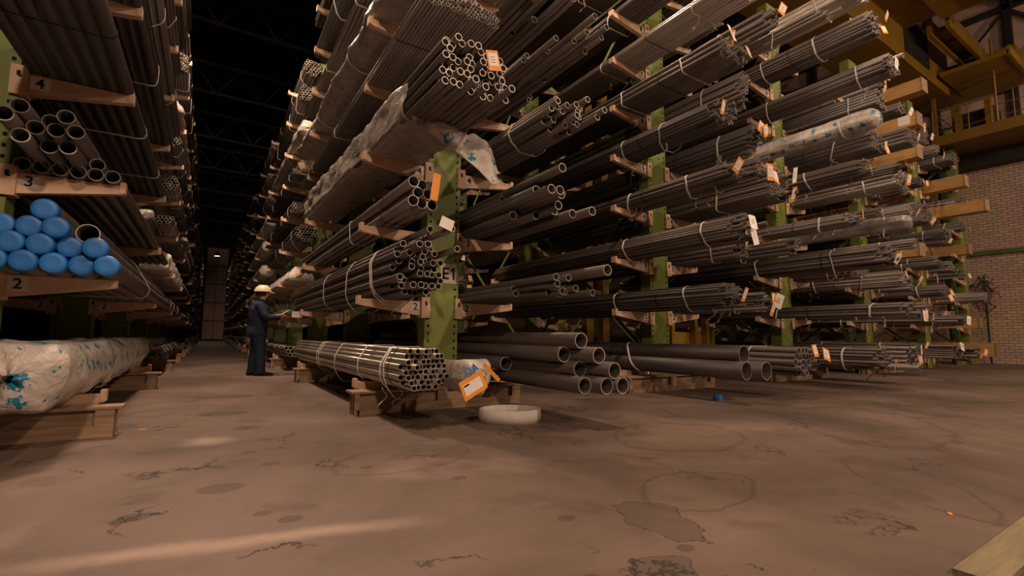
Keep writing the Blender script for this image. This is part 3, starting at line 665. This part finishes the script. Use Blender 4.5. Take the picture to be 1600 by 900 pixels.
# wooden boxes lying on arms
def crate(row, s, l, y0, L=5.6, w=.36, h=.34, lab=True):
    X = ROWX[row] + s * .6
    t = thing('wooden_crate', desc('long pale pine crate', l, s, '', '', row), 'crate', (X, y0, LZ(l)), 0, 'long wooden crates on the right racks')
    b = MB(); b.box(-w / 2, w / 2, .025, L, .0, h, 'crate'); b.build('box', t)
    b = MB(); b.box(-w / 2 - .012, w / 2 + .012, 0, .025, .0, h + .008, 'wood'); b.build('end_panel', t)
    for y in (.9, 1.05, 3.2, 3.35):
        b = MB(); b.box(-w / 2 - .02, -w / 2, y, y + .09, 0, h + .02, 'crate'); b.box(w / 2, w / 2 + .02, y, y + .09, 0, h + .02, 'crate'); b.box(-w / 2 - .02, w / 2 + .02, y, y + .09, h, h + .02, 'crate'); b.build('batten', t)
    if l == 8:
        b = MB(); b.box(-w / 2 - .003, -w / 2, .15, .4, .06, h - .04, 'paper'); b.build('document_pouch', t)
for (row, s, l, y) in [('H', 1, 7, 4.3), ('H', 1, 8, 4.25), ('H', 1, 9, 4.1), ('I', 1, 7, 4.4), ('I', 1, 6, 4.0), ('J', -1, 5, 5.1), ('J', -1, 2, 5.0), ('J', -1, 1, 4.65), ('H', 1, 4, 4.4)]:
    crate(row, s, l, y, h=.44 if (row, l) == ('J', 1) else .34); done.add((row, s, l, 0))
ADJ = {'steel': 'dark tube bundle', 'steel_dark': 'black tube bundle', 'steel_grey': 'grey tube bundle', 'steel_light': 'pale tube bundle', 'steel_rust': 'brown tube bundle'}
SZ = lambda r: 'thin ' if r < .024 else ('' if r < .034 else 'thick ')
def place(row, s, l, seg, it, slot, sd):
    xo, W, H, r, shape, mt, y0, tags, kind = it
    near = seg == 0 and ((row in 'EF') or (row == 'D' and s > 0 and l <= 7) or (row == 'G' and s < 0 and l <= 5))
    rr = random.Random(sd)
    while True:
        npts = len(hexpack(W, H, r, shape, random.Random(sd * 77 + 5)))
        if npts <= 96: break
        r *= 1.05
    adj = SZ(r) + ADJ[mt]
    if kind in ('wrap', 'film', 'pinkwrap', 'bluewrap'): adj = {'bluewrap': 'blue printed film bundle', 'wrap': 'sheet wrapped bundle', 'film': 'film wrapped bundle', 'pinkwrap': 'pale bagged bundle'}[kind]
    segn = '' if seg == 0 and row not in 'DE' else ('front' if seg == 0 else ORD[seg] + ' along')
    if row not in 'DE' and seg: segn = 'behind'
    lab = desc(adj, l, s, slot, segn, row)
    return bundle(lab, ROWX[row] + xo, LZ(l, row), y0, 5.95, W, H, r, shape, mt, .05 if not near else .07, detail=near,
           straps=[rr.uniform(.4, .9), rr.uniform(1.6, 2.4)] + ([rr.uniform(3, 4.5)] if row in 'DE' else []) if kind != 'caps' else [1.0],
           bands=[rr.uniform(.9, 1.5)] if rr.random() < .6 else [], tags=tags, seed=sd, droopy=rr.random() < .4,
           wrapped={'bluewrap': 'wrap_blue', 'wrap': 'wrap', 'film': 'film', 'pinkwrap': 'pinkwrap'}.get(kind), caps=kind == 'caps', tagstyle='orange' if kind == 'orange' else None, seg=10 if row != 'D' else 14)
sd = 100
RW = random.Random(99)
for row in 'DEFGHIJ':
    for s in (-1, 1):
        aisle = (row, s) in (('D', 1), ('E', -1))
        if (row, s) == ('J', 1): continue
        for l in range(1, 10):
            nseg = 8 if aisle else (2 if row in 'EF' and s < 0 else 1)
            if aisle and l > 8: nseg = 8
            for seg in range(nseg):
                sd += 1
                if (row, s, l, seg) in done: continue
                key = (row, s, l)
                if seg == 0 and key in spec: its = spec[key]
                elif (row, s, l, seg) in spec2: its = spec2[row, s, l, seg]
                else:
                    RW.seed(sd); k = RW.random(); mt = RW.choice(['steel', 'steel', 'steel', 'steel_dark', 'steel_dark', 'steel_grey', 'steel_rust'])
                    y0 = RW.uniform(*{'D': (4.8, 5.4), 'E': (3.3, 4.6), 'F': (3.3, 4.4), 'G': (3.3, 4.4), 'H': (3.9, 4.9), 'I': (4.6, 5.3), 'J': (5.2, 5.4)}[row])
                    if seg: y0 = 5.05 + seg * 6.6 + RW.uniform(0, .4)
                    if row == 'D' and seg == 0: y0 = RW.uniform(5.0, 5.6)
                    kind = ''
                    if aisle and seg and RW.random() < .35: kind = RW.choice(['wrap', 'pinkwrap', 'film'])
                    tg = RW.choice([0, 0, 1]) if row in 'DE' else RW.choice([0, 1, 1, 2])
                    r = RW.choice([.022, .026, .03, .036, .045])
                    if k < .45: its = [(s * .64, RW.uniform(.5, .74), RW.uniform(.28, .5), r, RW.choice(['round', 'flat', 'heap']), mt, y0, tg, kind)]
                    else:
                        a = RW.uniform(.28, .40)
                        its = [(s * (.27 + a / 2), a, RW.uniform(.26, .46), r, 'round', mt, y0, tg, kind), (s * (.29 + a + (.70 - a) / 2), .68 - a, RW.uniform(.16, .36), RW.choice([.018, .024, .032]), 'round', RW.choice(['steel', 'steel_grey', 'steel_dark']), y0 + RW.uniform(-.8, .5), 0, '')]
                for q, it in enumerate(its):
                    slot = '' if len(its) == 1 else ('inner' if q == (0 if abs(its[0][0]) < abs(its[1][0]) else 1) else 'outer')
                    place(row, s, l, seg, it, slot, sd * 3 + q)

# ================================================================== things on the floor
# flat white ring of webbing
t = MB(); n = 60; P = []
for k in range(n):
    a = 2 * PI * k / n; P.append((.30 * math.cos(a) + .01 * math.sin(3 * a), .22 * math.sin(a), 0))
vs = []
for p in P: vs += [(p[0], p[1], 0), (p[0] * 1.01, p[1] * 1.01, .06), (p[0] * 1.0, p[1] * 1.0, .125)]
t.add(vs, [(3 * k + j, 3 * ((k + 1) % n) + j, 3 * ((k + 1) % n) + j + 1, 3 * k + j + 1) for k in range(n) for j in range(2)], 'strap', True)
o = solid(t.build('strap_ring', None, (2.57, 4.05, .0)), .012); o.rotation_euler = (0, 0, -.5)
tag(o, 'closed hoop of wide white webbing standing on the floor before the front bearer', 'strap')
o = link('pipe_end_cap', capmesh(.055), None, (5.85, 4.0, .034)); o.rotation_euler = (PI / 2 * -1, 0, .4); o.scale = (1, 1, 1)
tag(o, 'small blue plastic pipe cap lying on the open floor', 'cap')
b = MB(); b.box(0, 1.2, -.13, 0, 0, .022, 'plank'); o = b.build('timber_plank', None, (2.3, .66, 0)); tag(o, 'pale plank on the floor at the bottom right corner', 'plank')
b = MB(); b.box(-.018, .018, -.008, .008, 0, .006, 'orange'); o = b.build('yellow_scrap', None, (3.06, .87, 0)); o.rotation_euler = (0, 0, .5); tag(o, 'tiny yellow scrap on the right part of the floor', 'scrap')
b = MB(); b.box(-.03, .03, -.012, .012, 0, .005, 'orange'); o = b.build('orange_scrap', None, (-.42, 5.25, 0)); tag(o, 'small orange scrap on the aisle floor near the left bearer', 'scrap')

# yellow machine behind the racks (low fork carriage with upright plates)
t = thing('yellow_fork_carriage', 'yellow steel carriage with upright plates on floor behind thick pipes', 'carriage', (8.6, 6.6, 0))
b = MB(); b.box(-.9, .9, 0, .25, .0, .22, 'yellow'); b.box(-.9, .9, .05, .15, .22, .95, 'yellow'); b.build('frame', t)
for x in (-.75, -.55, .2, .6, .78):
    b = MB(); b.box(x, x + .09, -.1, .05, .0, 1.25 if x != .78 else 1.0, 'yellow'); b.build('plate', t)
t = thing('yellow_mast', 'tall yellow steel mast standing between first and second racks right of E1', 'mast', (8.3, 9.0, 0))
for x in (-.35, .2):
    b = MB(); b.box(x, x + .22, 0, .2, 0, 9.2, 'yellow'); b.build('post', t)
b = MB()
for k in range(7): b.box(-.15, .22, .05, .15, .6 + k * 1.3, .72 + k * 1.3, 'yellow')
b.build('rungs', t)

# ================================================================== overhead crane
t = thing('overhead_crane', 'yellow overhead travelling crane girder spanning above the right racks', 'crane', (15, 5.3, 9.5))
b = MB(); b.prism([(-18, 0.25), (-18, 1.7), (6.9, 1.7), (6.9, .0), (6.0, .0)], 'y', 0, 1.6, 'yellow')
b.build('box_girder', t)
b = MB()
for k in range(12): b.box(2.9 + k * .17, 2.96 + k * .17, -.06, 0, .35, 1.65, 'darksteel')
b.build('grating', t)
b = MB(); b.box(-2.5, 3.0, -2.2, -.9, .9, 2.4, 'yellow'); b.box(-2.5, 3.0, -2.3, -2.2, .7, .95, 'yellow'); b.box(-2.5, 3.0, -.9, -.0, 1.1, 1.2, 'yellow'); b.build('trolley_body', t)
b = MB(); b.box(6.9, 8.6, -1.7, 2.2, .3, 1.1, 'yellow'); b.build('end_carriage', t)
b = MB()
for k in range(3): b.box(3.9 + k * .95, 4.6 + k * .95, -.9, -.55, 1.0, 1.15, 'yellow')
b.box(3.3, 7, -1.0, -.9, .75, 1.25, 'yellow'); b.box(3.3, 7, -.55, -.45, .75, 1.25, 'yellow'); b.build('walkway', t)
b = MB(); b.box(5.6, 7.9, -1.75, -.1, .28, .42, 'yellow'); b.box(5.6, 7.9, -1.8, -1.72, .25, .55, 'yellow'); b.build('service_platform', t)
t = thing('crane_basket', 'yellow railed service basket hanging above the brick wall', 'platform', (22.55, 4.3, 7.75), 0)
b = MB(); b.box(-1.0, 1.3, -4.5, 1.5, 0, .06, 'yellow'); b.box(-1.06, -1.0, -4.5, 1.5, -.08, .28, 'yellow'); b.box(-1.0, 1.3, 1.44, 1.5, -.08, .28, 'yellow'); b.build('deck', t)
b = MB()
for y in (1.45, .5, -.6, -1.8, -3, -4.4):
    b.cyl((-1.0, y, 0), (-1.0, y, 1.25), .016, 8, 'yellow')
for z in (.45, .85, 1.25): b.cyl((-1.0, 1.45, z), (-1.0, -4.4, z), .013, 8, 'yellow'); b.cyl((-1.0, 1.45, z), (1.3, 1.45, z), .013, 8, 'yellow')
b.cyl((-1.0, -.2, .0), (-1.0, -.2, 3.2), .035, 8, 'yellow'); b.build('railing', t)
b = MB(); b.box(.2, 1.1, .1, 1.0, .06, 1.3, 'darksteel'); b.box(-.2, .1, .1, .25, .06, 1.5, 'yellow'); b.box(-.2, .1, .9, 1.05, .06, 1.5, 'yellow'); b.build('motor_housing', t)
for x, y in ((-.9, 1.4), (1.2, 1.4), (-.9, -1.5), (1.2, -1.5)):
    b = MB(); b.box(x - .05, x + .05, y - .05, y + .05, .06, 2.0, 'yellow'); b.build('hanger_post', t)
# end posts beside the wall
t = thing('frame_post', 'dark green braced steel post standing against the brick wall', 'post', (23.6, 6.0, 0))
b = MB(); b.box(-.12, .12, 0, .25, 0, 7.24, 'green_dark'); b.build('post', t)
b = MB()
for k in range(7): b.bar((-.5, .12, .4 + k), (0, .12, 1.2 + k), .05, .05, 'darksteel'); b.bar((-.5, .12, 1.2 + k), (0, .12, 1.4 + k), .05, .05, 'darksteel')
b.box(-.55, -.45, .08, .16, 0, 7.24, 'darksteel'); b.build('lattice', t)
# cable tangle on the wall post
t = MB(); rc = random.Random(8)
for k in range(14):
    p = Vector((23.95, 5.3 + rc.uniform(-.1, .1), 3.0 + rc.uniform(-.4, .3)))
    for j in range(6):
        q = p + Vector((rc.uniform(-.06, .06), rc.uniform(-.22, .22), rc.uniform(-.35, .12))); q.x = min(q.x, 24.15); q.z = max(q.z, 0.05); t.cyl(p, q, .012, 5, 'darksteel'); p = q
t.cyl((23.95, 5.3, 0), (23.95, 5.3, 3.2), .03, 6, 'darksteel')
tag(t.build('cable_tangle'), 'tangle of thin dark cables hanging beside the brick wall post', 'cables')

# ================================================================== worker
def skin_obj(name, joints, edges, mt, parent, sub=2, root=0):
    me = bpy.data.meshes.new(name); me.from_pydata([j[0] for j in joints], edges, []); o = link(name, me, parent)
    me.materials.append(M[mt]); md = o.modifiers.new('skin', 'SKIN'); md.use_smooth_shade = True
    sv = me.skin_vertices[0].data if me.skin_vertices else None
    if sv is None:
        bm = bmesh.new(); bm.from_mesh(me); bm.verts.layers.skin.verify(); bm.to_mesh(me); bm.free(); sv = me.skin_vertices[0].data
    for i, j in enumerate(joints):
        rr_ = j[1]; sv[i].radius = rr_ if isinstance(rr_, tuple) else (rr_, rr_); sv[i].use_root = (i == root)
    s_ = o.modifiers.new('sub', 'SUBSURF'); s_.levels = sub; s_.render_levels = sub
    return o
# local frame: +x is where he faces (towards the E rack), y his left; feet at z 0
W = thing('person', 'person in navy jacket and trousers with pale hard hat checking tags in aisle', 'person', (.86, 10.9, 0), .05)
W.scale = (1.1, 1.12, 1)
J = [((0, 0, .95), (.14, .13)), ((0, 0, 1.12), (.14, .12)), ((.0, 0, 1.30), (.13, .11)), ((.0, 0, 1.40), (.085, .07)), ((.02, 0, 1.50), .058), ((.05, 0, 1.56), .062), ((.06, 0, 1.64), (.092, .078)), ((.055, 0, 1.70), (.085, .072)),
     ((.005, .17, 1.37), .05), ((.08, .25, 1.17), .047), ((.33, .19, 1.20), .036), ((.39, .17, 1.23), (.035, .018)),
     ((.005, -.17, 1.37), .05), ((.07, -.25, 1.17), .047), ((.32, -.17, 1.16), .036), ((.385, -.15, 1.19), (.035, .018)),
     ((0, .10, .88), .095), ((.0, .11, .50), .065), ((-.04, .12, .10), .035), ((.06, .12, .045), .025),
     ((.02, -.10, .88), .095), ((.04, -.11, .50), .065), ((.06, -.12, .10), .035), ((.16, -.12, .045), .025)]
Ed = [(0, 1), (1, 2), (2, 3), (3, 4), (4, 5), (5, 6), (6, 7), (3, 8), (8, 9), (9, 10), (10, 11), (3, 12), (12, 13), (13, 14), (14, 15), (0, 16), (16, 17), (17, 18), (18, 19), (0, 20), (20, 21), (21, 22), (22, 23)]
for hb, sy in ((11, 1), (15, -1)):
    bx, by, bz = J[hb][0]
    for k, (dy, ln) in enumerate(((-.027, .06), (-.009, .072), (.009, .068), (.027, .055))):
        i = len(J); J.append(((bx + .045, by + dy, bz + .005), .009)); J.append(((bx + .045 + ln * .55, by + dy, bz - .004), .0085)); J.append(((bx + .04 + ln * .9, by + dy, bz - .026), .007)); Ed += [(hb, i), (i, i + 1), (i + 1, i + 2)]
    i = len(J); J.append(((bx + .01, by - sy * .04, bz + .012), .011)); J.append(((bx + .045, by - sy * .052, bz + .012), .009)); Ed += [(hb, i), (i, i + 1)]
J.append(((.155, 0, 1.635), .014)); Ed.append((6, len(J) - 1))   # nose
skin_obj('body', J, Ed, 'skin', W)
def loft(mb, path, mt, n=20, wr=.006):
    """tapered sleeve of cloth along path: (point, rx, ry) with ring 0 and last closed"""
    vs = []
    for k, (p, rx, ry) in enumerate(path):
        p = Vector(p); a = Vector(path[max(0, k - 1)][0]); c = Vector(path[min(len(path) - 1, k + 1)][0]); d = (c - a).normalized()
        u = Vector((1, 0, 0)) - d * d.x
        if u.length < .3: u = Vector((0, 0, 1)) - d * d.z
        u.normalize(); v = d.cross(u)
        for q in range(n):
            an = 2 * PI * q / n; w_ = 1 + wr / rx * noise.noise(Vector((q * .9, k * 1.7, rx * 40))) * 2
            vs.append(p + u * math.cos(an) * rx * w_ + v * math.sin(an) * ry * w_)
    K = len(path); mb.add(vs, [(a * n + q, a * n + (q + 1) % n, (a + 1) * n + (q + 1) % n, (a + 1) * n + q) for a in range(K - 1) for q in range(n)], mt, True)
    mb.add(vs[:n], [tuple(range(n - 1, -1, -1))], mt); mb.add(vs[-n:], [tuple(range(n))], mt)
def fine(path, k=4):
    out = []
    for a, c in zip(path[:-1], path[1:]):
        for q in range(k):
            t_ = q / k; t_ = t_; out.append((Vector(a[0]).lerp(Vector(c[0]), t_), a[1] + (c[1] - a[1]) * t_, a[2] + (c[2] - a[2]) * t_))
    return out + [(Vector(path[-1][0]), path[-1][1], path[-1][2])]
b = MB()
loft(b, fine([((-.01, 0, .80), .165, .205), ((-.01, 0, .84), .17, .21), ((0, 0, 1.0), .155, .195), ((0, 0, 1.2), .17, .215), ((0, 0, 1.34), .165, .225), ((-.01, 0, 1.42), .13, .19), ((.005, 0, 1.475), .09, .11), ((.02, 0, 1.53), .075, .08)]), 'navy')
for sy, sh, el, ha in ((1, (-.01, .19, 1.385), (.08, .265, 1.15), (.33, .19, 1.20)), (-1, (-.01, -.19, 1.385), (.07, -.265, 1.15), (.32, -.17, 1.16))):
    loft(b, fine([(sh, .09, .09), ((Vector(sh) + Vector(el)) / 2 + Vector((0, .01 * sy, 0)), .075, .075), (Vector(el) + Vector((.0, 0, .02)), .07, .07), ((Vector(el) * .8 + Vector(ha) * .2), .066, .066), (ha, .05, .05)], 3), 'navy', 14)
    sp_ = []
    for a in range(7):
        th = PI * a / 6
        sp_.append((Vector(sh) + Vector((0, .0, .088 * math.cos(th))), max(.004, .088 * math.sin(th)), max(.004, .088 * math.sin(th))))
    loft(b, sp_, 'navy', 14, 0)
b.build('jacket', W)
b = MB(); loft(b, fine([((0, 0, .74), .12, .17), ((0, 0, .80), .15, .19), ((0, 0, .95), .14, .18), ((0, 0, 1.0), .13, .16)]), 'navy')
for hx, y0_, kx, ky, ax, ay in ((0, .095, .0, .11, -.04, .12), (.02, -.095, .04, -.11, .06, -.12)):
    loft(b, fine([((hx, y0_, .86), .12, .105), ((hx, y0_, .72), .11, .10), ((kx, ky, .50), .09, .085), ((kx + (ax - kx) * .5, ky, .3), .088, .08), ((ax, ay, .10), .08, .075), ((ax + .005, ay, .055), .085, .078)]), 'navy')
b.build('trousers', W)
for x, y in ((-.04, .12), (.06, -.12)):
    b = MB(); prof = [(-.09, .045, .07), (-.03, .048, .11), (.06, .045, .075), (.14, .05, .06), (.2, .038, .045), (.215, .015, .03)]; n = 12; vs = []
    for px, hw, hh in prof:
        for k in range(n):
            a = 2 * PI * k / n; vs.append((x + px, y + hw * math.cos(a), max(.0, hh / 2 + hh / 2 * math.sin(a) * 1.1)))
    b.add(vs, [(j * n + k, j * n + (k + 1) % n, (j + 1) * n + (k + 1) % n, (j + 1) * n + k) for j in range(5) for k in range(n)] + [tuple(range(n - 1, -1, -1)), tuple(range(5 * n, 6 * n))], 'shoe', True); b.build('shoe', W)
b = MB(); n = 24; prof = [(.135, .0), (.128, .02), (.122, .05), (.105, .09), (.07, .125), (.03, .142)]; vs = [(.045 + r * math.cos(2 * PI * k / n) * 1.12, r * math.sin(2 * PI * k / n), 1.675 + z) for r, z in prof for k in range(n)]
b.add(vs, [(j * n + k, j * n + (k + 1) % n, (j + 1) * n + (k + 1) % n, (j + 1) * n + k) for j in range(5) for k in range(n)] + [tuple(range(5 * n, 6 * n))], 'helmet', True)
b.prism([(.15, 1.672), (.15, 1.688), (.23, 1.668), (.23, 1.658)], 'y', -.09, .09, 'helmet'); b.box(-.03, .13, -.015, .015, 1.80, 1.822, 'helmet')
o = b.build('helmet', W); solid(o, .004); b = MB(); b.box(.175, .20, -.025, .025, 1.70, 1.74, 'black'); b.build('head_lamp', o)
b = MB(); b.cyl((.05, 0, 1.60), (.05, 0, 1.68), .094, 16, 'hair', .102); b.build('hair', W, (-.03, 0, .0))
# papers in his hands and the orange tagged bundle end
b = MB(); b.box(-.10, .10, -.13, .13, -.002, .002, 'paper', Matrix.Rotation(-.6, 3, 'Y')); b.box(-.1, -.06, -.12, .12, .003, .006, 'orange', Matrix.Rotation(-.6, 3, 'Y'), (0, 0, 0)); o = b.build('paper_sheet', None, (1.32, 10.78, 1.27)); tag(o, 'bright white sheet of paper held by the worker', 'paper')
b = MB(); b.box(-.10, .10, -.002, .002, -.06, .06, 'paper'); o = b.build('paper_tag', None, (1.5, 10.35, 1.22)); tag(o, 'white tag hanging at the bundle end in front of the worker', 'tag')
from collections import Counter
for k_, v_ in Counter(o['label'] for o in bpy.data.objects if 'category' in o).items():
    if v_ > 1: print('DUP', v_, k_)
print('objects', len(bpy.data.objects))
